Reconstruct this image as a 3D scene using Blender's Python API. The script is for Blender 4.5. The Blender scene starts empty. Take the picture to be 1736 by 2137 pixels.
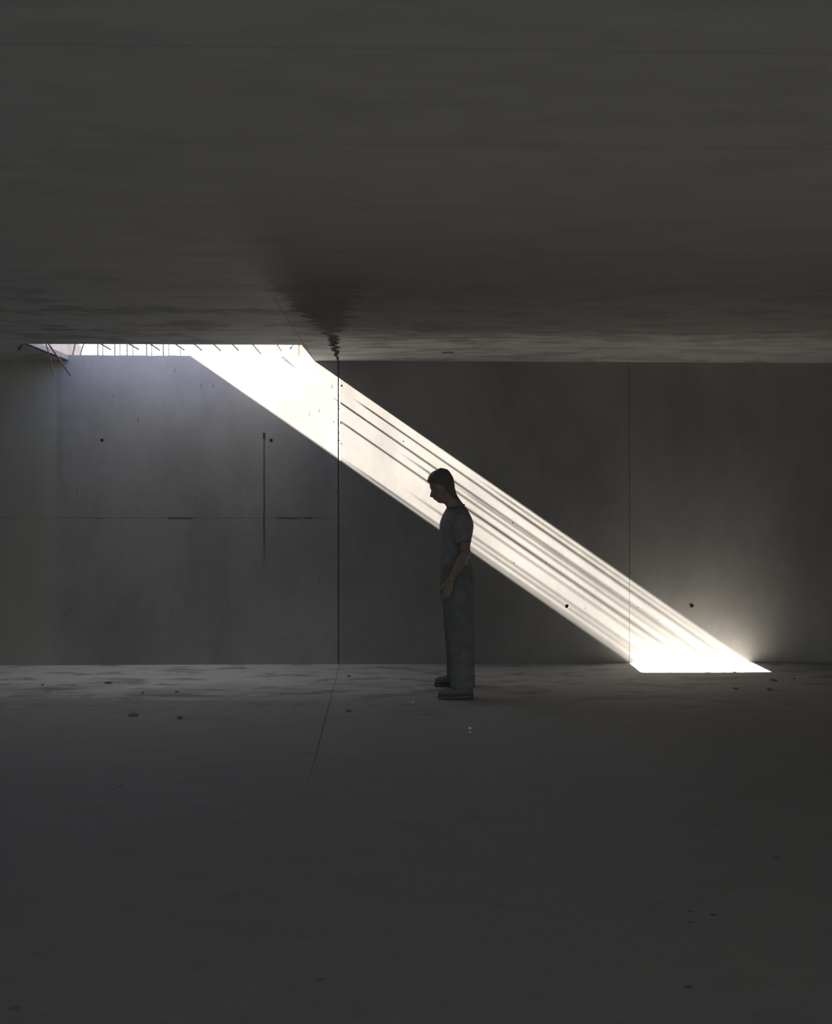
import bpy, bmesh, math, random
from mathutils import Vector, Matrix, noise
random.seed(7)
PI = math.pi

# ------------------------------------------------------------------ camera
F = 1650.0                 # focal length in pixels of the 1736 px wide frame
CXP, CYP = 868.0, 1068.5
EYE = Vector((0, 0, 1.4))
YAW = math.radians(1.2)    # turned slightly to the right
FWD = Vector((math.sin(YAW), math.cos(YAW), 0))
RGT = Vector((math.cos(YAW), -math.sin(YAW), 0))
sc = bpy.context.scene
col = sc.collection
cam_d = bpy.data.cameras.new('camera')
cam = bpy.data.objects.new('camera', cam_d)
col.objects.link(cam)
cam_d.sensor_fit = 'HORIZONTAL'
cam_d.sensor_width = 36.0
cam_d.lens = 36.0 * F / 1736.0
cam_d.clip_start = 0.05
cam.location = EYE
cam.rotation_euler = (PI / 2, 0, -YAW)
sc.camera = cam
sc.view_settings.view_transform = 'Standard'
sc.view_settings.look = 'None'
sc.view_settings.gamma = 1.0
sc.view_settings.use_curve_mapping = False
sc.view_settings.exposure = 0.0

def ray(px, py):
    return FWD + RGT * ((px - CXP) / F) + Vector((0, 0, (CYP - py) / F))
def at_y(px, py, Y):
    d = ray(px, py); return EYE + d * (Y / d.y)
def at_z(px, py, Z):
    d = ray(px, py); return EYE + d * ((Z - EYE.z) / d.z)

# ------------------------------------------------------------------ measures of the place
YW = at_z(705, 1386, 0).y              # face of the back wall
HC = at_y(705, 753.5, YW).z            # ceiling height
HW = at_y(400, 742, YW).z              # top of the back wall under the slot
SLAB = 0.20
nr = at_z(630, 722, HC); nl = at_z(34, 715.5, HC)
YN = (nr.y + nl.y) / 2                 # near edge of the slot
XR = at_y(656, 753, YW).x              # right end of the slot
XL = at_y(140, 748, YW).x              # left end of the slot
sp = at_z(1610, 1402, 0)               # where the near right corner's ray meets the floor
SX = (sp.x - XR) / HC                  # sun travel per metre of drop, along the wall
SY = ((sp.y - YN)) / (HC + SLAB)       # and towards the wall (limited by the slab's top edge)
print('YW %.3f HC %.3f HW %.3f YN %.3f XR %.3f XL %.3f SX %.3f SY %.3f' % (YW, HC, HW, YN, XR, XL, SX, SY))

# ------------------------------------------------------------------ light
w = bpy.data.worlds.new('world'); sc.world = w; w.use_nodes = True
wt = w.node_tree; bg = wt.nodes['Background']
wc = wt.nodes.new('ShaderNodeTexCoord'); wsep = wt.nodes.new('ShaderNodeSeparateXYZ'); wt.links.new(wc.outputs['Generated'], wsep.inputs[0])
wr = wt.nodes.new('ShaderNodeValToRGB'); wm = wt.nodes.new('ShaderNodeMapRange')
wm.inputs[1].default_value = -1; wm.inputs[2].default_value = 1
wt.links.new(wsep.outputs[2], wm.inputs[0]); wt.links.new(wm.outputs[0], wr.inputs[0])
e = wr.color_ramp.elements
SKYCOL = [(0.0, (.27, .28, .275)), (.485, (.27, .28, .275)), (.515, (.30, .315, .315)), (.60, (.66, .70, .74)), (.78, (.46, .60, 1.20)), (.90, (.60, .68, .90)), (1.0, (.66, .70, .76))]
e[0].position = 0; e[0].color = (*SKYCOL[0][1], 1); e[1].position = 1; e[1].color = (*SKYCOL[-1][1], 1)
for p_, c_ in SKYCOL[1:-1]:
    k_ = e.new(p_); k_.color = (*c_, 1)
wt.links.new(wr.outputs[0], bg.inputs[0])
bg.inputs[1].default_value = 4.1
sd = bpy.data.lights.new('sun', 'SUN'); sun = bpy.data.objects.new('sun', sd); col.objects.link(sun)
sd.energy = 285.0; sd.color = (1.0, 0.93, 0.84); sd.angle = math.radians(0.53)
sun.rotation_euler = Vector((SX, SY, -1)).to_track_quat('-Z', 'Y').to_euler()
sun.location = (-6, 0, 8)
def portal(name, loc, rot, sx, sy):
    l = bpy.data.lights.new(name, 'AREA'); l.shape = 'RECTANGLE'; l.size = sx; l.size_y = sy
    l.cycles.is_portal = True
    o = bpy.data.objects.new(name, l); col.objects.link(o); o.location = loc; o.rotation_euler = rot
    return o
YR = -6.5                               # rear wall, behind the camera
ROX0, ROX1, ROZ = -7.5, 9.5, 2.5        # unseen opening along the whole rear, added to let in fill light
portal('slot_sky', ((XL + XR) / 2, (YN + YW) / 2, HC + SLAB), (0, 0, 0), XR - XL, YW - YN + 0.02)
portal('rear_fill_sky', ((ROX0 + ROX1) / 2, YR - 0.2, ROZ / 2), (PI / 2, 0, 0), ROX1 - ROX0, ROZ)
bpy.data.objects['rear_fill_sky'].rotation_euler = (-PI / 2, 0, 0)
cy = sc.cycles
cy.max_bounces = 8; cy.diffuse_bounces = 5; cy.glossy_bounces = 3
cy.caustics_reflective = True
cy.sample_clamp_indirect = 4.0
cy.use_denoising = True

# ------------------------------------------------------------------ helpers
def tag(o, label=None, cat=None, group=None, kind=None):
    if label: o['label'] = label
    if cat: o['category'] = cat
    if group: o['group'] = group
    if kind: o['kind'] = kind
    return o
def obj(name, bm, mat, parent=None, smooth=False):
    me = bpy.data.meshes.new(name)
    bmesh.ops.recalc_face_normals(bm, faces=bm.faces)
    bm.to_mesh(me); bm.free()
    o = bpy.data.objects.new(name, me); col.objects.link(o)
    if mat: me.materials.append(mat)
    if smooth:
        for p in me.polygons: p.use_smooth = True
    if parent: o.parent = parent
    return o
def struct(name, bm, mat):
    o = obj(name, bm, mat); o['kind'] = 'structure'; return o
def box(bm, x0, x1, y0, y1, z0, z1):
    v = [bm.verts.new((x, y, z)) for x in (x0, x1) for y in (y0, y1) for z in (z0, z1)]
    for f in ((0, 1, 3, 2), (4, 6, 7, 5), (0, 4, 5, 1), (2, 3, 7, 6), (0, 2, 6, 4), (1, 5, 7, 3)):
        bm.faces.new([v[i] for i in f])
def prism(bm, pts, axis, a, b):
    def P(p, t):
        return (p[0], p[1], t) if axis == 'z' else (p[0], t, p[1])
    A = [bm.verts.new(P(p, a)) for p in pts]; B = [bm.verts.new(P(p, b)) for p in pts]
    n = len(pts)
    bm.faces.new(A); bm.faces.new(B[::-1])
    for i in range(n): bm.faces.new([A[i], B[i], B[(i + 1) % n], A[(i + 1) % n]])
def tube(bm, pts, rad, seg=10, caps=True, flat=None):
    """closed tapered tube along pts; rounded ends"""
    pts = [Vector(p) for p in pts]
    if not hasattr(rad, '__len__'): rad = [rad] * len(pts)
    rad = list(rad)
    if caps:
        d0 = (pts[0] - pts[1]).normalized(); d1 = (pts[-1] - pts[-2]).normalized()
        pts = [pts[0] + d0 * rad[0] * .9, pts[0] + d0 * rad[0] * .55] + pts + [pts[-1] + d1 * rad[-1] * .55, pts[-1] + d1 * rad[-1] * .9]
        rad = [rad[0] * .4, rad[0] * .83] + rad + [rad[-1] * .83, rad[-1] * .4]
    rings = []; up = None
    for i, p in enumerate(pts):
        t = (pts[min(i + 1, len(pts) - 1)] - pts[max(i - 1, 0)]).normalized()
        if up is None:
            up = t.orthogonal().normalized() if flat is None else (Vector(flat[0]) - t * t.dot(Vector(flat[0]))).normalized()
        up = (up - t * t.dot(up)).normalized(); s = t.cross(up)
        k = 1.0 if flat is None else flat[1]
        rings.append([bm.verts.new(p + (up * math.cos(a) * k + s * math.sin(a)) * rad[i]) for a in [2 * PI * j / seg for j in range(seg)]])
    for a, b in zip(rings, rings[1:]):
        for j in range(seg): bm.faces.new([a[j], a[(j + 1) % seg], b[(j + 1) % seg], b[j]])
    bm.faces.new(rings[0][::-1]); bm.faces.new(rings[-1])
def lerp_table(tab, t):
    if t <= tab[0][0]: return tab[0][1:]
    for a, b in zip(tab, tab[1:]):
        if t <= b[0]:
            k = (t - a[0]) / (b[0] - a[0])
            return tuple(x + (y - x) * k for x, y in zip(a[1:], b[1:]))
    return tab[-1][1:]
def bake(o):
    dg = bpy.context.evaluated_depsgraph_get()
    me = bpy.data.meshes.new_from_object(o.evaluated_get(dg))
    old = o.data; o.modifiers.clear(); o.data = me; bpy.data.meshes.remove(old)
    return o
def remesh(o, vox, smooth=4, fac=0.5):
    m = o.modifiers.new('r', 'REMESH'); m.mode = 'VOXEL'; m.voxel_size = vox; m.use_smooth_shade = True
    s = o.modifiers.new('s', 'SMOOTH'); s.iterations = smooth; s.factor = fac
    mats = list(o.data.materials)
    bake(o)
    if not o.data.materials:
        for x in mats: o.data.materials.append(x)
    for p in o.data.polygons: p.use_smooth = True
    return o

# ------------------------------------------------------------------ materials
class N:
    """tiny node-graph writer"""
    def __init__(s, name):
        s.m = bpy.data.materials.new(name); s.m.use_nodes = True
        s.t = s.m.node_tree; s.b = s.t.nodes['Principled BSDF']
        s.co = s.t.nodes.new('ShaderNodeTexCoord').outputs['Object']
        sx = s.t.nodes.new('ShaderNodeSeparateXYZ'); s.t.links.new(s.co, sx.inputs[0])
        s.x, s.y, s.z = sx.outputs
    def put(s, sock, v):
        if isinstance(v, bpy.types.NodeSocket): s.t.links.new(v, sock)
        else: sock.default_value = v
    def math(s, op, a, b=0.0, c=None):
        n = s.t.nodes.new('ShaderNodeMath'); n.operation = op
        s.put(n.inputs[0], a); s.put(n.inputs[1], b)
        if c is not None: s.put(n.inputs[2], c)
        return n.outputs[0]
    def vec(s, x, y, z):
        n = s.t.nodes.new('ShaderNodeCombineXYZ')
        for i, v in enumerate((x, y, z)): s.put(n.inputs[i], v)
        return n.outputs[0]
    def scale(s, sx, sy, sz):
        n = s.t.nodes.new('ShaderNodeMapping'); n.inputs['Scale'].default_value = (sx, sy, sz)
        s.t.links.new(s.co, n.inputs[0]); return n.outputs[0]
    def noise(s, scale=5, detail=4, rough=.55, vec=None, dist=0.0):
        n = s.t.nodes.new('ShaderNodeTexNoise')
        n.inputs['Scale'].default_value = scale; n.inputs['Detail'].default_value = detail
        n.inputs['Roughness'].default_value = rough; n.inputs['Distortion'].default_value = dist
        s.t.links.new(vec if vec is not None else s.co, n.inputs['Vector']); return n.outputs[0]
    def voronoi(s, scale, vec=None):
        n = s.t.nodes.new('ShaderNodeTexVoronoi'); n.inputs['Scale'].default_value = scale
        s.t.links.new(vec if vec is not None else s.co, n.inputs['Vector']); return n.outputs['Distance']
    def mr(s, v, a, b, c=0.0, d=1.0, smooth=True):
        n = s.t.nodes.new('ShaderNodeMapRange')
        if smooth: n.interpolation_type = 'SMOOTHSTEP'
        s.put(n.inputs[0], v)
        for i, k in enumerate((a, b, c, d)): s.put(n.inputs[i + 1], k)
        return n.outputs[0]
    def mix(s, f, a, b):
        n = s.t.nodes.new('ShaderNodeMix'); n.data_type = 'RGBA'
        s.put(n.inputs[0], f)
        for i, v in ((6, a), (7, b)): s.put(n.inputs[i], (*v, 1) if isinstance(v, tuple) else v)
        return n.outputs[2]
    def mul(s, *v):
        r = v[0]
        for k in v[1:]: r = s.math('MULTIPLY', r, k)
        return r
    def band(s, coord, c, hw, soft):
        """1 inside |coord-c|<hw"""
        d = s.math('ABSOLUTE', s.math('SUBTRACT', coord, c))
        return s.mr(d, hw, hw + soft, 1.0, 0.0)
    def bump(s, h, strength, dist):
        n = s.t.nodes.new('ShaderNodeBump'); n.inputs['Strength'].default_value = strength
        n.inputs['Distance'].default_value = dist; s.t.links.new(h, n.inputs['Height'])
        s.t.links.new(n.outputs[0], s.b.inputs['Normal'])
    def out(s, colr, rough, spec=0.3, metal=0.0):
        s.put(s.b.inputs['Base Color'], (*colr, 1) if isinstance(colr, tuple) else colr)
        s.put(s.b.inputs['Roughness'], rough); s.put(s.b.inputs['Specular IOR Level'], spec)
        s.put(s.b.inputs['Metallic'], metal)
        return s.m

def wall_material(name, base, extra=None, nicks=.8):
    n = N(name)
    big = n.noise(1.3, 5, .6, n.scale(1, 1, .6))
    fine = n.noise(26, 4, .6, n.scale(1, 1, .45))
    nick = n.mr(n.voronoi(7, n.scale(2.0, 1, .42)), .05, .09, 1, 0)
    nmask = n.mr(n.noise(1.7, 2), .44, .56)
    c0 = tuple(v * .82 for v in base); c1 = tuple(min(1, v * 1.12) for v in base)
    c = n.mix(n.mr(big, .3, .7), c0, c1)
    c = n.mix(n.math('MULTIPLY', n.mr(fine, .35, .75), .14), c, tuple(v * .6 for v in base))
    c = n.mix(n.mul(nick, nmask, nicks), c, (.08, .08, .08))
    if extra: c = extra(n, c)
    h = n.math('SUBTRACT', n.math('MULTIPLY', fine, .25), n.mul(nick, nmask, nicks))
    n.bump(h, .10, .002)
    return n.out(c, .85, .15)

ZL = at_y(400, 1081, YW).z          # shuttering line
XRUST = at_y(551, 1000, YW).x
ZR0, ZR1 = at_y(551, 903, YW).z, at_y(551, 1215, YW).z
XBAND = at_y(124, 900, YW).x; XBAND2 = at_y(71, 900, YW).x
def left_extra(n, c):
    wob = n.math('MULTIPLY', n.math('SUBTRACT', n.noise(9, 3), .5), .010)
    zl = n.math('ADD', n.z, wob)
    line = n.band(zl, ZL, .002, .006)
    dash = n.mr(n.noise(1.0, 3, .6, n.scale(3.2, 1, .05)), .52, .60)
    dline = n.mul(n.band(zl, ZL - .002, .007, .006), dash)
    c = n.mix(n.math('MULTIPLY', line, .45), c, (.10, .10, .11))
    c = n.mix(n.math('MULTIPLY', dline, .75), c, (.06, .06, .07))
    # rust run
    xw = n.math('ADD', n.x, n.math('MULTIPLY', n.math('SUBTRACT', n.noise(6, 3), .5), .014))
    run = n.mul(n.band(xw, XRUST, .006, .006), n.mr(n.z, ZR1, ZR1 + .5), n.mr(n.z, ZR0, ZR0 - .015))
    head = n.mul(n.band(n.x, XRUST, .010, .004), n.mr(n.z, ZR0 - .07, ZR0 - .05), n.mr(n.z, ZR0 + .004, ZR0 - .004))
    core = n.mul(n.band(xw, n.math('ADD', XRUST, .002), .001, .005), n.mr(n.z, ZR1 + .35, ZR1 + .7), n.mr(n.z, ZR0, ZR0 - .015))
    c = n.mix(n.math('MULTIPLY', run, .85), c, (.06, .045, .035))
    c = n.mix(n.math('MULTIPLY', core, .8), c, (.20, .09, .035))
    c = n.mix(head, c, (.035, .022, .014))
    # damp bands at the left end
    zt = n.mr(n.z, 1.2, 2.0)
    e = n.math('ADD', n.x, n.math('MULTIPLY', n.math('SUBTRACT', n.noise(5, 4), .5), .03))
    c = n.mix(n.mul(n.band(e, XBAND, .022, .015), zt, .38), c, (.12, .12, .10))
    c = n.mix(n.mul(n.band(e, XBAND2, .004, .006), zt, .4), c, (.12, .12, .10))
    # olive, grubbier strip left of it
    c = n.mix(n.mul(n.mr(n.x, XBAND + .1, XBAND - .1), .5), c, (.31, .305, .265))
    # blotches under the top lip
    bl = n.mul(n.mr(n.noise(7, 4), .5, .62), n.mr(n.z, HW - .22, HW - .08), .5)
    return n.mix(bl, c, (.22, .21, .18))
def mid_extra(n, c):
    line = n.band(n.math('ADD', n.z, n.math('MULTIPLY', n.math('SUBTRACT', n.noise(9, 3), .5), .008)), ZL - .008, .001, .004)
    c = n.mix(n.math('MULTIPLY', line, .35), c, (.15, .15, .15))
    bl = n.mr(n.noise(2.2, 5, .65), .42, .72)
    return n.mix(n.math('MULTIPLY', bl, .22), c, (.22, .20, .17))
M_wallL = wall_material('shuttered concrete left', (.235, .232, .227), left_extra)
M_wallM = wall_material('shuttered concrete middle', (.205, .200, .192), mid_extra, .2)

# ceiling: board marks run parallel to the back wall, a ragged dark stain follows the slab joint
J0 = at_z(706, 754, HC); J1 = at_z(668, 610, HC)
FL0 = at_z(656, 752, HC); FL1 = at_z(562, 606, HC)
def ceiling_material():
    n = N('board marked ceiling concrete')
    st = n.noise(1.0, 5, .6, n.scale(1.4, 11, 1))
    bl = n.noise(1.0, 5, .6, n.scale(2.2, 5, 1))
    big = n.noise(1.1, 3)
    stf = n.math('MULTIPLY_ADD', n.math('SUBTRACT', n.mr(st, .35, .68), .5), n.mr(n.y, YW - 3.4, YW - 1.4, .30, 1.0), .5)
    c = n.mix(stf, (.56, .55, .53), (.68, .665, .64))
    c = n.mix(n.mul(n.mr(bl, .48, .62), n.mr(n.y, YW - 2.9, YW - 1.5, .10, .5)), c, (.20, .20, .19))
    # board joints
    fr = n.math('PINGPONG', n.math('ADD', n.y, .11), .31)
    c = n.mix(n.mul(n.mr(fr, .004, .012, 1, 0), n.mr(n.y, YW - 2.5, YW - 1.1, .10, .45)), c, (.08, .08, .08))
    # stain: centre line and width as functions of distance from the wall
    s = n.math('SUBTRACT', YW, n.y)
    kx = (J1.x - J0.x) / (J0.y - J1.y)
    rag = n.math('SUBTRACT', n.noise(1.0, 4, .7, n.scale(3.2, 15, 1)), .5)
    xc = n.math('ADD', n.math('MULTIPLY', s, kx), J0.x)
    d = n.math('ABSOLUTE', n.math('ADD', n.math('SUBTRACT', n.x, xc), n.math('MULTIPLY', rag, n.math('MULTIPLY_ADD', s, .26, .012))))
    wd = n.math('MULTIPLY', n.math('SUBTRACT', s, .85), .19)
    stain = n.mr(n.math('SUBTRACT', d, wd), -.04, .03, 1, 0)
    crack = n.mr(n.math('SUBTRACT', d, n.math('MULTIPLY', s, .04)), .001, .010, 1, 0)
    fade = n.mr(s, 3.0, 1.6)
    kf = (FL1.x - FL0.x) / (FL0.y - FL1.y)
    df = n.math('SUBTRACT', n.x, n.math('ADD', n.math('MULTIPLY', s, kf), FL0.x))
    c = n.mix(n.mul(stain, fade, n.mr(df, -.03, .06), .85), c, (.035, .035, .033))
    c = n.mix(n.mul(crack, fade, n.mr(s, 1.2, 1.0)), c, (.015, .015, .015))
    # shuttering panel line through the slot's right corner
    kf = (FL1.x - FL0.x) / (FL0.y - FL1.y)
    xf = n.math('ADD', n.math('MULTIPLY', s, kf), FL0.x)
    df = n.math('SUBTRACT', n.x, xf)
    c = n.mix(n.mul(n.band(df, 0.0, .003, .004), n.mr(s, 2.5, 1.8), .5), c, (.12, .12, .12))
    # fading of the bounce light away from the wall, painted in, stronger at right
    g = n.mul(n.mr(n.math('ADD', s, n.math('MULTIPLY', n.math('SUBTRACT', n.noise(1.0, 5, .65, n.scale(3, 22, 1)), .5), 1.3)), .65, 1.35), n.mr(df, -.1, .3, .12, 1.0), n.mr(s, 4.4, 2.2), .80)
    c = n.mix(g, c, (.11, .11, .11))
    pm = at_z(935, 735.5, HC)
    c = n.mix(n.mul(n.band(n.x, pm.x, .045, .02), n.band(n.y, pm.y, .022, .015), .85), c, (.03, .03, .03))
    n.bump(st, .15, .003)
    return n.out(c, .85, .12)
M_ceil = ceiling_material()

fj0 = at_z(708, 1389, 0); fj1 = at_z(643, 1640, 0)     # joint between the two floor pours
kj = (fj0.x - fj1.x) / (fj0.y - fj1.y)
def floor_material():
    n = N('worn concrete floor')
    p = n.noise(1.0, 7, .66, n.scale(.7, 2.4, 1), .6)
    q = n.noise(1.0, 5, .6, n.scale(2.4, 7, 1), .4)
    f = n.noise(30, 4)
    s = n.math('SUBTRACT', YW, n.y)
    # dirty floor away from the wall; strip beside it painted pale for slot light
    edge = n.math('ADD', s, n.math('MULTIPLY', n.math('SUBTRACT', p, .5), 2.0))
    dirt_falloff = n.mr(edge, .6, 1.5)
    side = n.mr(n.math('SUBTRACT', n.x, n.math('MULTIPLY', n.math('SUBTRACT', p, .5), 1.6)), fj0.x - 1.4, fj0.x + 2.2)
    lit_strip = n.mix(side, (.66, .64, .60), (.31, .305, .29))  # left end painted paler for skylight, right end darker to curb its bounce
    c = n.mix(dirt_falloff, lit_strip, (.275, .270, .258))
    c = n.mix(n.mul(n.mr(q, .50, .64), n.mr(s, 2.4, .8, .10, .55)), c, (.12, .118, .11))
    c = n.mix(n.mul(n.mr(f, .5, .7), .3), c, (.2, .2, .2))
    pit = n.mul(n.mr(n.voronoi(5, n.scale(1, 2, 1)), .05, .10, 1, 0), n.mr(n.noise(1.5, 2), .52, .6))
    c = n.mix(n.mul(pit, .7), c, (.05, .05, .05))
    n.bump(n.math('ADD', q, n.math('MULTIPLY', f, .15)), .22, .006)
    return n.out(c, .8, .12)
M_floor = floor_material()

def simple(name, c0, c1, rough=.7, sc_=30, spec=.3, metal=0.0, bump=0.0):
    n = N(name); v = n.noise(sc_, 4)
    if bump: n.bump(v, bump, .002)
    return n.out(n.mix(n.mr(v, .35, .68), c0, c1), rough, spec, metal)
M_rebar = simple('grey weathered steel bar', (.10, .09, .085), (.22, .18, .15), .75, 60)
M_rust = simple('orange rusted steel', (.14, .07, .04), (.24, .13, .08), .85, 40)
M_cream = simple('cream rendered concrete', (.40, .34, .27), (.46, .40, .33), .9, 6)
M_roof = simple('grey edge concrete', (.16, .155, .145), (.22, .21, .20), .9, 9)
M_dark = simple('dirty joint filler', (.07, .06, .05), (.14, .12, .10), .9)
M_skin = simple('skin', (.17, .125, .10), (.21, .155, .125), .55, 25)
M_hair = simple('dark hair', (.07, .06, .05), (.11, .095, .08), .6, 120, .3, 0, .3)
M_shirt = simple('dark grey shirt cloth', (.14, .142, .142), (.175, .177, .177), .9, 18, .1, 0, .2)
M_trouser = simple('dark grey trouser cloth', (.11, .11, .11), (.14, .14, .14), .9, 18, .1, 0, .2)
M_shoe = simple('dark shoe leather', (.07, .07, .065), (.10, .10, .095), .6, 30)
M_sole = simple('dark rubber sole', (.07, .07, .07), (.1, .1, .1), .8, 30)
M_stone = simple('grey stone chip', (.10, .095, .09), (.16, .15, .14), .9, 50)
M_white = simple('white plaster crumb', (.7, .7, .68), (.8, .8, .78), .8, 50)

# ------------------------------------------------------------------ the room
X0, X1 = -7.5, 9.5
XJ = at_y(706, 1000, YW).x            # vertical joint between wall panels
XK = at_y(1313.5, 1300, YW).x         # second joint
TH = 0.30
# back wall, left panel, with its free top under the slot
bm = bmesh.new()
top = []
x = XR + .01
while x > XL + .01:
    jag = noise.noise(Vector((x * 9, 3.1, 0))) * .006 + max(0, noise.noise(Vector((x * 3.1, 8.7, 0))) - .25) * .03
    top.append((x, HW + jag)); x -= .03
pts = [(X0, -.2), (XJ - .005, -.2), (XJ - .005, HC), (XR + .012, HC)] + top + [(XL + .005, HW), (XL + .005, HC), (X0, HC)]
prism(bm, pts, 'y', YW + .003, YW + TH)
wall_left_panel = struct('wall_back', bm, M_wallL)
# middle panel: its left arris is broken and chamfered
bm = bmesh.new()
zs = [-.2 + (HC + .2) * i / 260 for i in range(261)]
prev = None
for z in zs:
    a = .009 + .008 * abs(noise.noise(Vector((0, 0, z * 14)))) + .012 * max(0, noise.noise(Vector((5, 0, z * 27))) - .12)
    b = .003 + .003 * abs(noise.noise(Vector((9, 0, z * 22)))) + .008 * max(0, noise.noise(Vector((5, 0, z * 27))) - .12)
    ring = [bm.verts.new((XJ + .006 + a, YW, z)), bm.verts.new((XJ + .006, YW + b, z)), bm.verts.new((XJ + .006, YW + TH, z)),
            bm.verts.new((XK - .003, YW + TH, z)), bm.verts.new((XK - .003, YW, z))]
    if prev:
        for i in range(5): bm.faces.new([prev[i], prev[(i + 1) % 5], ring[(i + 1) % 5], ring[i]])
    else: bm.faces.new(ring)
    prev = ring
bm.faces.new(prev[::-1])
wall_mid_panel = struct('wall_back', bm, M_wallM)
bm = bmesh.new(); box(bm, XK + .001, X1, YW, YW + TH, -.2, HC)
wall_right_panel = struct('wall_back', bm, M_wallM)
bm = bmesh.new(); box(bm, XJ - .004, XJ + .005, YW + .016, YW + TH - .01, 0, HC - .002)
struct('trim_1', bm, M_dark)

# tie holes, a spall and nicks cut into the wall
def cutter(px, py, r, depth, seg=14, sx=1, sz=1, ang=0):
    c = at_y(px, py, YW)
    bm = bmesh.new()
    for k, (yy, rr) in enumerate(((-.01, 1.08), (depth, .75))):
        for j in range(seg):
            a = 2 * PI * j / seg
            q = r * rr * (1 + .12 * noise.noise(Vector((px, a, py))))
            bm.verts.new((c.x + math.cos(a) * q * sx, YW + yy, c.z + math.sin(a) * q * sz))
    bm.verts.ensure_lookup_table(); v = bm.verts
    bm.faces.new([v[j] for j in range(seg)]); bm.faces.new([v[seg + j] for j in range(seg)][::-1])
    for j in range(seg): bm.faces.new([v[j], v[seg + j], v[seg + (j + 1) % seg], v[(j + 1) % seg]])
    bmesh.ops.recalc_face_normals(bm, faces=bm.faces)
    me = bpy.data.meshes.new('c'); bm.to_mesh(me); bm.free()
    return me
def cut(wall, specs):
    tmp = []
    for sp_ in specs:
        o = bpy.data.objects.new('c', cutter(*sp_)); col.objects.link(o); tmp.append(o)
        m = wall.modifiers.new('b', 'BOOLEAN'); m.operation = 'DIFFERENCE'; m.object = o; m.solver = 'EXACT'
    bake(wall)
    for o in tmp:
        me = o.data; bpy.data.objects.remove(o); bpy.data.meshes.remove(me)
cut(wall_left_panel, [(212, 919, .016, .05), (566, 919, .016, .05), (350, 763, .006, .01, 8, .6, 2.6), (591, 1044, .007, .008, 8, .8, 2.6),
                      (583, 963, .004, .01, 8, .6, 3.8), (539, 870, .004, .01, 8, .6, 3.4), (501, 845, .004, .01, 8, .6, 3.6), (239, 912, .004, .01, 8, .6, 3.6),
                      (205, 888, .005, .01, 8, .8, 1.4), (486, 828, .004, .008, 8, .6, 2.4), (696, 880, .006, .01, 8, .8, 1.5)])
cut(wall_mid_panel, [(842, 921, .007, .006, 8, 1.3, 1), (1183, 1265, .018, .05), (1139, 1175, .006, .012), (1072, 1175, .006, .012),
                     (713, 805, .010, .02, 8), (709, 846, .006, .02, 8), (1222, 1270, .006, .01), (1070, 1091, .007, .008), (712, 926, .006, .02, 8), (711, 883, .006, .02, 8, 1, 1.6)])
cut(wall_right_panel, [(1443, 1263, .022, .03), (1332, 1268, .006, .01)])

# ceiling slab with the slot left open along the wall
YB = YW + TH + .6
bm = bmesh.new()
xn = XL - (YW - YN) * .06
prism(bm, [(X0, YR - .3), (X1, YR - .3), (X1, YB), (XR - .0, YB), (XR - .0, YW), (nr.x, YN), (xn, YN), (XL, YW), (XL, YB), (X0, YB)], 'z', HC, HC + SLAB)
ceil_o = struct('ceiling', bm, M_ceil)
# upstand beside the slot's left end, and its ledge
bm = bmesh.new()
prism(bm, [(xn - .30, YN - .4), (xn - .035, YN - .4), (xn - .035, YN), (XL - .035, YW), (XL - .035, YW + .30), (xn - .30, YW + .30)], 'z', HC + SLAB, 3.632)
prism(bm, [(xn - .034, YN), (xn + .002, YN), (XL + .002, YW - .002), (XL + .002, YW + .30), (XL - .034, YW + .30)], 'z', HC + .045, HC + SLAB + .0)
struct('wall_upstand', bm, M_cream)

bm = bmesh.new()
prism(bm, [(xn - .02, YN + .001), (xn + .014, YN + .001), (XL + .014, YW - .002), (XL - .02, YW - .002)], 'z', HC - .002, HC + .043)
struct('trim_2', bm, M_roof)
# floor in two pours with an open joint
def xj(y): return fj0.x + (y - fj0.y) * kj
bm = bmesh.new()
g = .004
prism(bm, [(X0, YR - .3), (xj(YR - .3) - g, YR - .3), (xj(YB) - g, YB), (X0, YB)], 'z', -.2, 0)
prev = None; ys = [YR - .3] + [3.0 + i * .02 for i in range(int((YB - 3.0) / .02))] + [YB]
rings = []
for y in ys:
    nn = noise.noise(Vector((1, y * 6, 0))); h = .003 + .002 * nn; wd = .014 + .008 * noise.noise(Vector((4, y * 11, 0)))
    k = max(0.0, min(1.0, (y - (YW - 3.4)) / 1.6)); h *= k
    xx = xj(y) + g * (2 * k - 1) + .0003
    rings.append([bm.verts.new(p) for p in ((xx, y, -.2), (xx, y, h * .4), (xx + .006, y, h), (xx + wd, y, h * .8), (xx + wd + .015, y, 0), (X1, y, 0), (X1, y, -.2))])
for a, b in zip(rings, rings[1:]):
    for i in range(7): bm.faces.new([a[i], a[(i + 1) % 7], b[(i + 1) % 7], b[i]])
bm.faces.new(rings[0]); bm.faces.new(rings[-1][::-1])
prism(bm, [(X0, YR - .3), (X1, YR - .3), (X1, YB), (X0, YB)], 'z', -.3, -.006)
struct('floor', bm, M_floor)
# side and rear walls, outside the frame
bm = bmesh.new(); box(bm, X0 - .3, X0, YR, YW + TH, 0, HC); struct('wall_left', bm, M_wallM)
bm = bmesh.new(); box(bm, X1, X1 + .3, YR, YW + TH, 0, HC); struct('wall_right', bm, M_wallM)
bm = bmesh.new()
box(bm, ROX0, ROX1, YR - .3, YR, ROZ, HC)
struct('wall_rear', bm, M_wallM)

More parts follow.
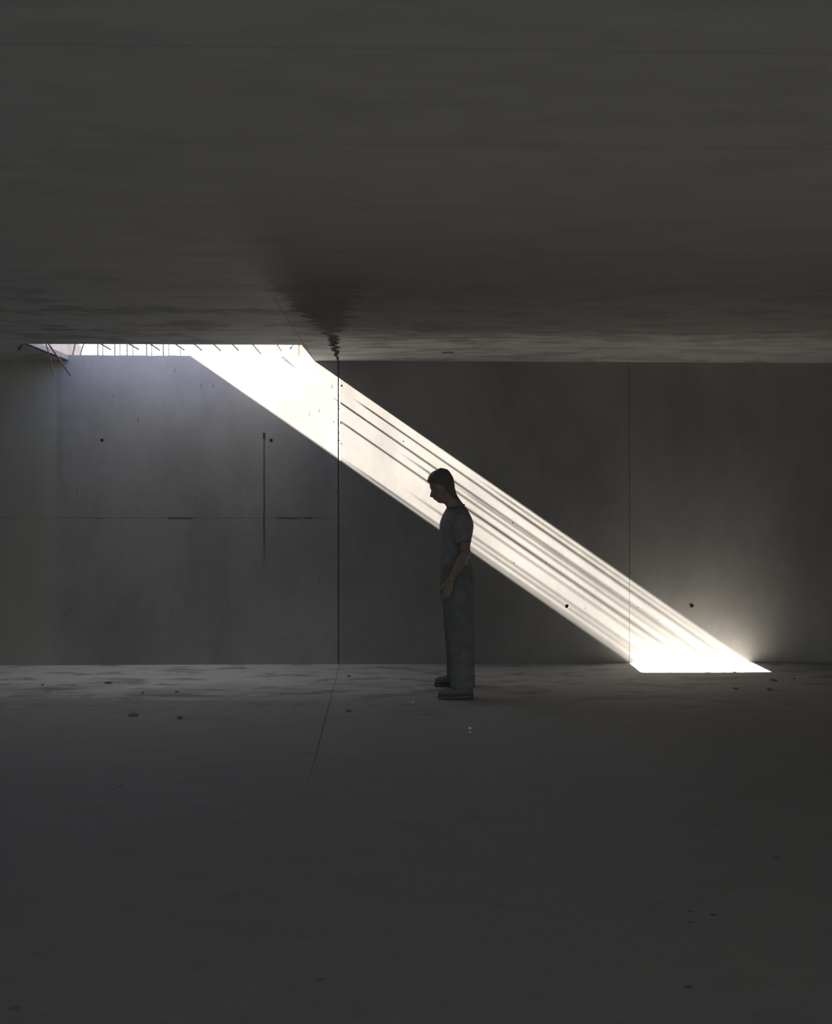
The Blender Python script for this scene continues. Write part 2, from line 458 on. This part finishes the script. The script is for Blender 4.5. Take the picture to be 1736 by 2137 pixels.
# ------------------------------------------------------------------ steel in and over the slot
ORD = ['first', 'second', 'third', 'fourth', 'fifth', 'sixth', 'seventh', 'eighth', 'ninth', 'tenth', 'eleventh', 'twelfth', 'thirteenth',
       'fourteenth', 'fifteenth', 'sixteenth', 'seventeenth', 'eighteenth', 'nineteenth', 'twentieth', 'twenty-first', 'twenty-second',
       'twenty-third', 'twenty-fourth', 'twenty-fifth', 'twenty-sixth']
def ribbed(name, pts, r, mat, pitch=.012):
    """deformed bar: small ribs along the length"""
    pts = [Vector(p) for p in pts]; P = []; R = []
    for a, b in zip(pts, pts[1:]):
        L = (b - a).length; k = max(2, int(L / pitch))
        for i in range(k):
            P.append(a.lerp(b, i / k)); R.append(r * (1.09 if len(P) % 2 else .95))
    P.append(pts[-1]); R.append(r)
    bm = bmesh.new(); tube(bm, P, R, 8, True)
    return obj(name, bm, mat, None, True)
# horizontal stubs sticking out of the near edge, towards the wall
stubs = [(207, 231, 730), (261, 289, 729.4), (309, 333, 731), (359, 384, 730.5), (401, 421, 731.3), (441, 460.5, 732), (482, 497.5, 731.5), (524, 544.5, 739), (576, 587.5, 732.5)]
for i, (xa, xt, yt) in enumerate(stubs):
    t = at_z(xt, yt, HC + .012)
    a = at_z(xa, 721, HC + .012)
    dx = (t.x - a.x) / max(.05, t.y - YN)
    y0 = YN - .10
    o = ribbed('rebar_stub', [(t.x - dx * (t.y - y0) * .5, y0, HC + .03), (t.x, t.y, HC + .014)], .0068, M_rebar)
    tag(o, 'short steel bar end poking from ceiling edge into slot, %s from left' % ORD[i], 'rebar', 'bar ends poking from the ceiling edge')
# one short stub leaning the other way
p0 = at_y(613, 716, YN + .02); p1 = at_y(606, 727.5, YN + .06)
tag(ribbed('rebar_stub', [p0 + Vector((0, -.04, .03)), p0, p1], .006, M_rebar), 'short steel bar end slanting down to the left, near the orange post at slot end', 'rebar')
# upright starter bars standing on the wall
ups = [(204.4, 1), (214.8, 0), (239.5, 1), (250.7, 0), (265.4, 1), (277.4, 0), (305.9, 1), (316.2, 0), (341.1, 1), (352.2, 0), (376.9, 0),
       (418.7, 0), (453.7, 0), (460.8, 0), (488.8, 0), (498.8, 0), (524.7, 0), (532.3, 0), (561.7, 0), (566.5, 0), (590.4, 0), (597.3, 0)]
for i, (px, thick) in enumerate(ups):
    Y = YW + (.05 if thick else .21)
    b = at_y(px, 742, Y); lean = random.uniform(-.012, .012)
    o = ribbed('starter_bar', [(b.x, Y, HW - .12), (b.x + lean * .1, Y, HW + .12), (b.x + lean, Y, HW + .62)], .0062 if thick else .0042, M_rebar, .02)
    tag(o, '%s upright steel bar on wall top in bright slot, %s from left' % ('thick' if thick else 'thin', ORD[i]), 'rebar', 'upright starter bars on the wall top')
# leaning and rusty pieces at the left end
a = at_y(157.5, 714, YW + .06); b = at_y(151.5, 744, YW + .06)
tag(ribbed('starter_bar', [a + (a - b) * 3, a, b, b + (b - a) * .6], .0068, M_rust), 'rusty brown bar leaning in front of the cream upstand at slot left end', 'rebar')
a = at_y(177, 713, YW + .06); m = at_y(171, 727, YW + .06); b = at_y(167, 744, YW + .06)
tag(ribbed('starter_bar', [a + (a - m) * 5, a, m, b, b + (b - m) * .6], .0058, M_rebar), 'bent grey bar curving up from the wall top right of the cream upstand', 'rebar')
a = at_y(99, 714, YN + .015); b = at_y(146.5, 783, YN + .30); a2 = a + Vector((-.03, -.015, .12))
tag(ribbed('hanging_rebar', [a2, a, b], .0066, M_rust), 'long brown steel bar hanging from the ceiling edge slanting right over the shaded wall', 'rebar')
a = at_y(95.0, 714, YN + .012); m = at_y(104, 745, YN + .05); b = at_y(112.5, 786, YN + .10); a2 = a + Vector((-.05, -.012, .12))
tag(ribbed('hanging_rebar', [a2, a, m, b], .0046, M_rebar), 'thin grey steel bar hanging steeply beside the long brown one at slot left end', 'rebar')
a = at_y(51, 713, YN + .02); b = at_y(40, 728, YN + .06)
o = ribbed('hook_bar', [a + Vector((.01, 0, .05)), a, b], .006, M_rebar)
tag(o, 'short bar with a knobbly blob end hanging at the far left ceiling corner', 'rebar')
bm = bmesh.new(); bmesh.ops.create_icosphere(bm, subdivisions=2, radius=.014)
for v in bm.verts: v.co = v.co * (1 + .3 * noise.noise(v.co * 90)) + b
obj('concrete_blob', bm, M_stone, o, True)
# orange rusty post at the right end
a = at_y(621, 742, YW + .04); b = at_y(626.5, 742, YW + .04)
root = bpy.data.objects.new('rusty_post', None); col.objects.link(root); root.location = (a.x, YW + .04, HW)
tag(root, 'orange rusted upright steel post near the right end of the slot', 'post')
for px, r in ((a.x, .0055), (b.x, .0055)):
    bm = bmesh.new(); tube(bm, [(px - a.x, 0, -.08), (px - a.x, 0, .7)], r, 8)
    obj('upright', bm, M_rust, root, True)
bm = bmesh.new(); box(bm, .003, b.x - a.x - .003, .002, .005, -.05, .7); obj('web_plate', bm, M_rust, root)
# wire lying on the wall top
a = at_y(582, 744.3, YW - .004); b = at_y(620, 743.8, YW + .03)
bm = bmesh.new(); tube(bm, [a, a.lerp(b, .5) + Vector((0, 0, -.002)), b], .003, 8)
tag(obj('tie_wire', bm, M_rebar, None, True), 'thin dark wire lying along the sunlit wall top left of orange post', 'wire')
a = at_y(589, 746, YW + .001); b = at_y(595.5, 752.5, YW + .001)
bm = bmesh.new(); tube(bm, [a + Vector((-.01, .02, .012)), a, b], .0045, 8, True, ((0, 1, 0), .35))
tag(obj('bent_strap', bm, M_rust, None, True), 'short brown strap bent over the sunlit wall top', 'strap')
# bars lying across the slot on top of the slab; the stripes in the sunlight are their shadows
ZB = HC + SLAB + .009
over = [(740, 834, .0075), (685, 823, .008), (695, 869, .008), (845, 952, .007), (726, 965, .007), (868, 1037, .007), (957, 1018, .0065), (1010, 1009, .007),
        (958, 1050, .012), (1028, 1036, .006), (938, 1054, .006), (965, 1116, .007)]
rows = []
over.sort(key=lambda q: q[1] - .686 * q[0])
for i, (px, py, r) in enumerate(over):
    zb = ZB + .018 * (i % 2)
    p = at_y(px, py, YW); drop = zb - p.z
    rows.append((p.x - SX * drop, YW - SY * drop, r, zb))
for i, (xb, yt, r, zb) in enumerate(rows):
    o = ribbed('crossing_bar', [(xb, YN - .35, zb), (xb, yt - .009, zb)], r, M_rebar, .03)
    tag(o, 'steel bar across slot casting the %s stripe down from sunbeam upper edge' % ORD[i], 'rebar', 'bars laid across the slot')

# ------------------------------------------------------------------ debris on the floor
deb = [(862, 1467, .010, 1, 'white crumb on the floor left of the person'), (980, 1521, .012, 1, 'larger white crumb on the dark floor below the shoes'),
       (981, 1529, .008, 1, 'tiny white crumb just in front of a larger one on dark floor'),
       (1605, 1441, .018, 0, 'dark stone chip on the warm lit floor at far right'), (1613, 1421, .013, 0, 'flat dark chip on floor right of the sun patch'),
       (1657, 1417, .009, 0, 'small dark chip on floor near the right edge of the photo'), (1537, 1438, .012, 0, 'dark flake on floor below the sun patch'),
       (297, 1447, .010, 0, 'small dark chip on left floor, left of the round one'), (369, 1445, .012, 0, 'round dark chip on the grey floor at left'),
       (376, 1499, .016, 0, 'dark lump on the left floor farther from the wall'), (279, 1494, .016, 0, 'elongated dark sliver on the left floor'),
       (88, 1431, .010, 0, 'dark chip on floor near the left edge of the photo'), (226, 1426, .014, 0, 'flat dark flake on floor close to the left wall foot'),
       (728, 1412, .011, 0, 'dark chip just right of the floor joint near the wall'), (728, 1485, .014, 0, 'dark lump right of the floor joint nearer the viewer'),
       (1532, 1403, .009, 0, 'small dark chip at the front edge of the sun patch')]
for px, py, r, wh, lab in deb:
    p = at_z(px, py, 0)
    bm = bmesh.new(); bmesh.ops.create_icosphere(bm, subdivisions=2, radius=r)
    kx = 2.2 if ('sliver' in lab or 'flake' in lab or 'flat' in lab) else 1.15
    for v in bm.verts:
        k = 1 + .5 * noise.noise(v.co * 60 + Vector((px, 0, 0)))
        v.co = Vector((v.co.x * kx, v.co.y, v.co.z * .55)) * k
    zmin = min(v.co.z for v in bm.verts)
    o = obj('plaster_crumb' if wh else 'stone_chip', bm, M_white if wh else M_stone)
    o.location = (p.x, p.y, -zmin - .001)
    tag(o, lab, 'crumb' if wh else 'stone')

# ------------------------------------------------------------------ the person
YP = at_z(945, 1443.5, 0).y
def PX(px, Y=None): return at_y(px, 1068, Y or YP).x
def PZ(py): return at_y(945, py, YP).z
def loft(bm, rings, seg=40, power=2.3):
    """rings: (z, xfront, xback, half width, y centre); faces look along -x"""
    R = []
    for z, xf, xb, hw, yc in rings:
        cx = (xf + xb) / 2; rx = abs(xb - xf) / 2; ring = []
        for j in range(seg):
            a = 2 * PI * j / seg; c, s = math.cos(a), math.sin(a)
            ring.append(bm.verts.new((cx + rx * math.copysign(abs(c) ** (2 / power), c), yc + hw * math.copysign(abs(s) ** (2 / power), s), z)))
        R.append(ring)
    for a, b in zip(R, R[1:]):
        for j in range(seg): bm.faces.new([a[j], a[(j + 1) % seg], b[(j + 1) % seg], b[j]])
    bm.faces.new(R[0][::-1]); bm.faces.new(R[-1])
def resample(tab, n):
    t0, t1 = tab[0][0], tab[-1][0]
    return [(t0 + (t1 - t0) * i / n,) + lerp_table(tab, t0 + (t1 - t0) * i / n) for i in range(n + 1)]

person = bpy.data.objects.new('person', None); col.objects.link(person)
person.location = (PX(952), YP, 0)
tag(person, 'person standing in profile with bowed head, dark silhouette before the sunbeam', 'person')
OFF = Vector(person.location)
def pobj(name, bm, mat, vox=None, sm=4):
    for v in bm.verts: v.co -= OFF
    o = obj(name, bm, mat, person, True)
    if vox: remesh(o, vox, sm)
    return o

# head tables: py, front (nose line), back, half width (m)
back_t = [(977, 924), (979, 931.6), (981, 935.3), (984.5, 938.5), (988.4, 940.8), (993, 943.6), (997.6, 945.9), (1003, 947.2), (1009, 948.2), (1020.7, 949.6), (1031.3, 952.8),
          (1036.8, 955.6), (1043.3, 960), (1050, 966)]
face_t = [(1000, 896.0), (1006, 895.0), (1011.5, 896.6), (1016, 896.6), (1018.4, 897.1), (1021, 898.4), (1023, 899.6), (1026, 898.7), (1031.3, 897.7), (1034, 896.7), (1036, 896.4), (1037.6, 898.4),
          (1038.3, 903.3), (1041, 903.9), (1042.3, 906.2), (1043.7, 907.0), (1044.6, 910.0), (1046, 911.2), (1047.6, 912.6), (1049.2, 915.0), (1050.2, 919), (1050.6, 926), (1053, 928.6), (1057.6, 931.6), (1066, 934)]
cheek_t = [(1000, 896.5), (1011.5, 897.4), (1018, 899.5), (1022, 904.0), (1028, 904.5), (1034, 905.5), (1038, 905.5), (1044, 909.2), (1049.2, 915), (1050.2, 919), (1050.6, 926), (1053, 928.6), (1057.6, 931.6), (1066, 934)]
hw_t = [(977, .012), (979, .034), (982, .052), (986, .064), (992, .073), (1000, .077), (1012, .076), (1022, .073), (1032, .068), (1040, .061), (1047, .054), (1050.6, .052), (1056, .055), (1066, .060)]
crown_t = [(977, 918), (978.5, 914), (980, 911.5), (982, 908.5), (983.6, 904), (987, 900), (990.7, 896.6), (995, 894.5), (1000, 896.0)]
bm = bmesh.new(); seg = 64; R = []
py = 978.5
while py <= 1066:
    f = lerp_table(crown_t, py)[0] if py < 1000 else lerp_table(face_t, py)[0]
    ch = f if py < 1000 else lerp_table(cheek_t, py)[0]
    b = lerp_table(back_t, py)[0] if py < 1050 else 966
    hw = lerp_table(hw_t, py)[0]
    inset = 1.0 if py < 1040 else 0.3
    xf, xc, xb = PX(f + (inset if py < 1004 else 0)), PX(ch + (inset if py < 1004 else 0)), PX(b - inset)
    mid = PX(925 if py < 1030 else 925 + (py - 1030) * .7); ring = []
    for j in range(seg):
        a = 2 * PI * j / seg; c, s = math.cos(a), math.sin(a)
        yy = hw * math.copysign(abs(s) ** .92, s)
        if c > 0: xx = mid + (xb - mid) * abs(c) ** .9
        else:
            fr = xc + (xf - xc) * math.exp(-(yy / .013) ** 2)
            # eye sockets
            fr += .008 * math.exp(-((abs(yy) - .031) / .013) ** 2) * math.exp(-((py - 1022) / 2.6) ** 2)
            xx = mid + (fr - mid) * abs(c) ** .8
        ring.append(bm.verts.new((xx, YP + yy, PZ(py))))
    R.append(ring); py += .5
for a, b in zip(R, R[1:]):
    for j in range(seg): bm.faces.new([a[j], a[(j + 1) % seg], b[(j + 1) % seg], b[j]])
bm.faces.new(R[0][::-1]); bm.faces.new(R[-1])
# neck into the chest
neck = [(1040, 925, 955, .056), (1050, 926.5, 965, .054), (1058, 932, 968, .058), (1066, 934, 969, .070), (1080, 933, 972, .10)]
loft(bm, [(PZ(p[0]), PX(p[1]), PX(p[2]), p[3], YP) for p in resample(neck, 16)])
# trunk under the clothes
trunk = [(1068, 935, 969, .10), (1085, 929, 977, .15), (1110, 925, 977, .15), (1145, 924, 973, .14), (1180, 925, 980, .15), (1205, 927, 982, .155), (1222, 932, 978, .13)]
loft(bm, [(PZ(p[0]), PX(p[1]), PX(p[2]), p[3], YP) for p in resample(trunk, 24)])
zs_leg = lambda s: [((PX(955), YP + s * .095, .86), .078), ((PX(954), YP + s * .13, .66), .070), ((PX(953), YP + s * .16, .48), .055), ((PX(957), YP + s * .18, .34), .052), ((PX(961), YP + s * .20, .12), .036), ((PX(960), YP + s * .205, .07), .038)]
for s in (-1, 1):
    L = zs_leg(s); tube(bm, [p for p, r in L], [r for p, r in L], 20)
    # foot inside the shoe
    L = [(PX(966), YP + s * .205, .06), (PX(945), YP + s * .205, .055), (PX(925), YP + s * .21, .045)]
    tube(bm, L, [.034, .033, .028], 16)
    # arm: shoulder, elbow, wrist
    sh = Vector((PX(955.5), YP + s * .165, PZ(1086))); el = Vector((PX(967), YP + s * .235, PZ(1150))); wr = Vector((PX(937.5), YP + s * .215, PZ(1205)))
    if s > 0: el.x -= .005; wr.x += .012
    tube(bm, [sh, sh.lerp(el, .4), el, el.lerp(wr, .25), el.lerp(wr, .6), wr], [.044, .043, .037, .039, .033, .025], 18)
    # hand hanging, slightly curled, palm to the thigh
    dn = (wr - el).normalized() * .55 + Vector((-.12, 0, -.8)); dn.normalize()
    fw = Vector((-1, 0, 0)); fw = (fw - dn * dn.dot(fw)).normalized(); inw = Vector((0, -s, 0))
    pc = wr + dn * .02
    tube(bm, [wr - dn * .01, pc + dn * .02, pc + dn * .055, pc + dn * .078], [.024, .034, .040, .036], 18, True, ((0, 1, 0), .42))
    for k, (off, ln) in enumerate(((.028, .068), (.010, .077), (-.009, .071), (-.026, .056))):
        q = pc + dn * .075 + fw * off
        d1 = (dn + fw * off * 1.5 + inw * .12).normalized(); d2 = (dn + inw * .45 + fw * .10).normalized(); d3 = (dn + inw * .85 + fw * .12).normalized()
        p1 = q + d1 * ln * .45; p2 = p1 + d2 * ln * .32; p3 = p2 + d3 * ln * .23
        tube(bm, [q - dn * .02, q, p1, p2, p3], [.0092, .0092, .0084, .0076, .0062], 10)
    q = pc + dn * .015 + fw * .026
    d1 = (dn * .75 + fw * .60 + inw * .25).normalized(); d2 = (dn + fw * .15 + inw * .35).normalized()
    tube(bm, [q - d1 * .02, q, q + d1 * .035, q + d1 * .035 + d2 * .03], [.013, .0125, .0105, .0082], 10)
    # ear
    e = Vector((PX(926.5), YP + s * .073, PZ(1024)))
    tube(bm, [e + Vector((.004, s * .004, .026)), e + Vector((.008, s * .012, .012)), e + Vector((.004, s * .010, -.012)), e + Vector((-.004, s * .002, -.028))], [.008, .012, .010, .006], 10, True, ((0, 1, 0), .5))
body = pobj('body', bm, M_skin, .0036, 1)

# hair: cap over crown and nape, uneven fringe in front
bm = bmesh.new(); R = []; py = 976.6
hair_f = [(976.6, 918.5), (978.5, 914), (980, 911.3), (982, 908.3), (983.4, 903.8), (987, 899.6), (990.7, 895.8), (995, 893.8), (999.5, 892.8), (1001, 891.4), (1002.6, 890.2), (1004, 891.4), (1006.5, 893.4), (1009, 895.0), (1010, 899), (1012, 908), (1015, 917), (1022, 921), (1028, 928), (1034, 934), (1042, 946), (1047, 956)]
back_h = [(976.6, 921)] + back_t
while py <= 1046:
    f = lerp_table(hair_f, py)[0]; b = lerp_table(back_h, py)[0]; hw = lerp_table([(976.6, .01), (979, .040), (982, .058), (986, .070), (992, .079), (1000, .083), (1012, .081), (1022, .077), (1032, .070), (1040, .055), (1047, .035)], py)[0]
    xf, xb = PX(f), PX(b); mid = xf * .5 + xb * .5; ring = []
    for j in range(72):
        a = 2 * PI * j / 72; c, s = math.cos(a), math.sin(a)
        k = 1 + .012 * noise.noise(Vector((c * 6, s * 6, py * .12)))
        hwc = hw
        xx = mid + (xb - xf) / 2 * math.copysign(abs(c) ** .85, c) * k
        if c < 0 and 999 < py < 1010: xx += .012 * (1 - math.exp(-((s) / .5) ** 2))
        ring.append(bm.verts.new((xx, YP + hwc * s * k, PZ(py))))
    R.append(ring); py += .75
for a, b in zip(R, R[1:]):
    for j in range(72): bm.faces.new([a[j], a[(j + 1) % 72], b[(j + 1) % 72], b[j]])
bm.faces.new(R[0][::-1]); bm.faces.new(R[-1])
pobj('hair', bm, M_hair, .0035, 2)

# shirt
bm = bmesh.new()
shirt = [(1051.5, 950, 967.2, .040), (1054, 942, 969.2, .052), (1057.5, 932.5, 970.5, .060), (1060, 931.8, 973.4, .085), (1064, 929.5, 975.6, .125), (1070.7, 925.6, 979.2, .165), (1079, 921.8, 983.2, .19), (1087.6, 918.6, 986.7, .20), (1097, 917, 988, .198),
         (1111, 917, 986.3, .19), (1124, 917.6, 983.6, .182), (1137, 918, 981.2, .176), (1143, 918.3, 980, .174), (1160, 918.5, 981.5, .176), (1176, 918.5, 984.5, .18), (1181, 919, 984, .178)]
loft(bm, [(PZ(p[0]), PX(p[1]), PX(p[2]), p[3], YP) for p in resample(shirt, 60)], 56, 2.15)
for s in (-1, 1):
    sh = Vector((PX(955), YP + s * .165, PZ(1083))); el = Vector((PX(966), YP + s * .235, PZ(1150)))
    if s > 0: el.x -= .01
    tube(bm, [sh + Vector((-.005, -s * .05, .012)), sh, sh.lerp(el, .35), sh.lerp(el, .72)], [.055, .066, .062, .060], 24, False)
pobj('shirt', bm, M_shirt, .0055, 5)
bm = bmesh.new()
tube(bm, [(PX(951) + math.cos(a) * .066, YP + math.sin(a) * .060, PZ(1058.5) + .020 * math.cos(a)) for a in [2 * PI * i / 28 for i in range(29)]], .006, 8, False)
pobj('collar', bm, M_shirt)

# trousers
bm = bmesh.new()
hip = [(1172, 920.5, 983, .168), (1180, 920, 985.5, .176), (1200, 920, 988, .182), (1215, 921, 988, .182), (1232, 923, 986, .17)]
loft(bm, [(PZ(p[0]), PX(p[1]), PX(p[2]), p[3], YP) for p in resample(hip, 20)], 56, 2.3)
leg_t = [(.085, 935, 986, .075, .21), (.14, 935, 985.5, .075, .207), (.22, 935.5, 985, .076, .20), (.35, 932, 985, .080, .182), (.53, 928, 985, .086, .155), (.68, 925, 986, .093, .125), (.80, 922.5, 987, .098, .095), (.90, 921.5, 987.5, .10, .080)]
for s in (-1, 1):
    rr = []
    for z, f, b, hw, yo in resample(leg_t, 50):
        wob = .004 * noise.noise(Vector((s * 4, z * 14, 0)))
        rr.append((z, PX(f) + wob, PX(b) + wob * .8, hw, YP + s * yo))
    loft(bm, rr, 36, 2.2)
pobj('trousers', bm, M_trouser, .006, 4)

# shoes
for s, xt, xh in ((-1, 914.5, 987.5), (1, 906.5, 984)):
    Y = YP + s * .21
    xT, xH = at_y(xt, 1068, Y).x, at_y(xh, 1068, Y).x
    L = xH - xT
    def ring_at(bm, rows):
        R = []
        for t, hw, z0, z1 in rows:
            ring = []
            for j in range(24):
                a = 2 * PI * j / 24; c, s_ = math.cos(a), math.sin(a)
                ring.append(bm.verts.new((xT + L * t, Y + hw * math.copysign(abs(c) ** .7, c) + .006 * s * math.sin(t * PI), (z0 + z1) / 2 + (z1 - z0) / 2 * math.copysign(abs(s_) ** .75, s_))))
            R.append(ring)
        for a, b in zip(R, R[1:]):
            for j in range(24): bm.faces.new([a[j], a[(j + 1) % 24], b[(j + 1) % 24], b[j]])
        bm.faces.new(R[0][::-1]); bm.faces.new(R[-1])
    up = bmesh.new()
    ring_at(up, [(.01, .020, .024, .048), (.04, .034, .020, .060), (.12, .044, .018, .070), (.25, .049, .018, .076), (.38, .048, .018, .084), (.50, .044, .018, .100), (.60, .040, .018, .122), (.72, .038, .018, .132), (.86, .038, .018, .130), (.95, .034, .018, .126), (.99, .022, .022, .10)])
    pobj('shoe', up, M_shoe, .005, 3)
    so = bmesh.new()
    ring_at(so, [(-.005, .020, .001, .030), (.03, .038, .0, .028), (.12, .049, 0, .026), (.28, .054, 0, .026), (.45, .048, .0, .026), (.60, .043, .0, .028), (.85, .043, 0, .030), (.96, .036, 0, .030), (1.005, .020, .001, .030)])
    sole = pobj('sole', so, M_sole)
    shoe_o = [c for c in person.children if c.name.startswith('shoe')][-1]
    sole.parent = shoe_o
print('person', YP, PZ(977))
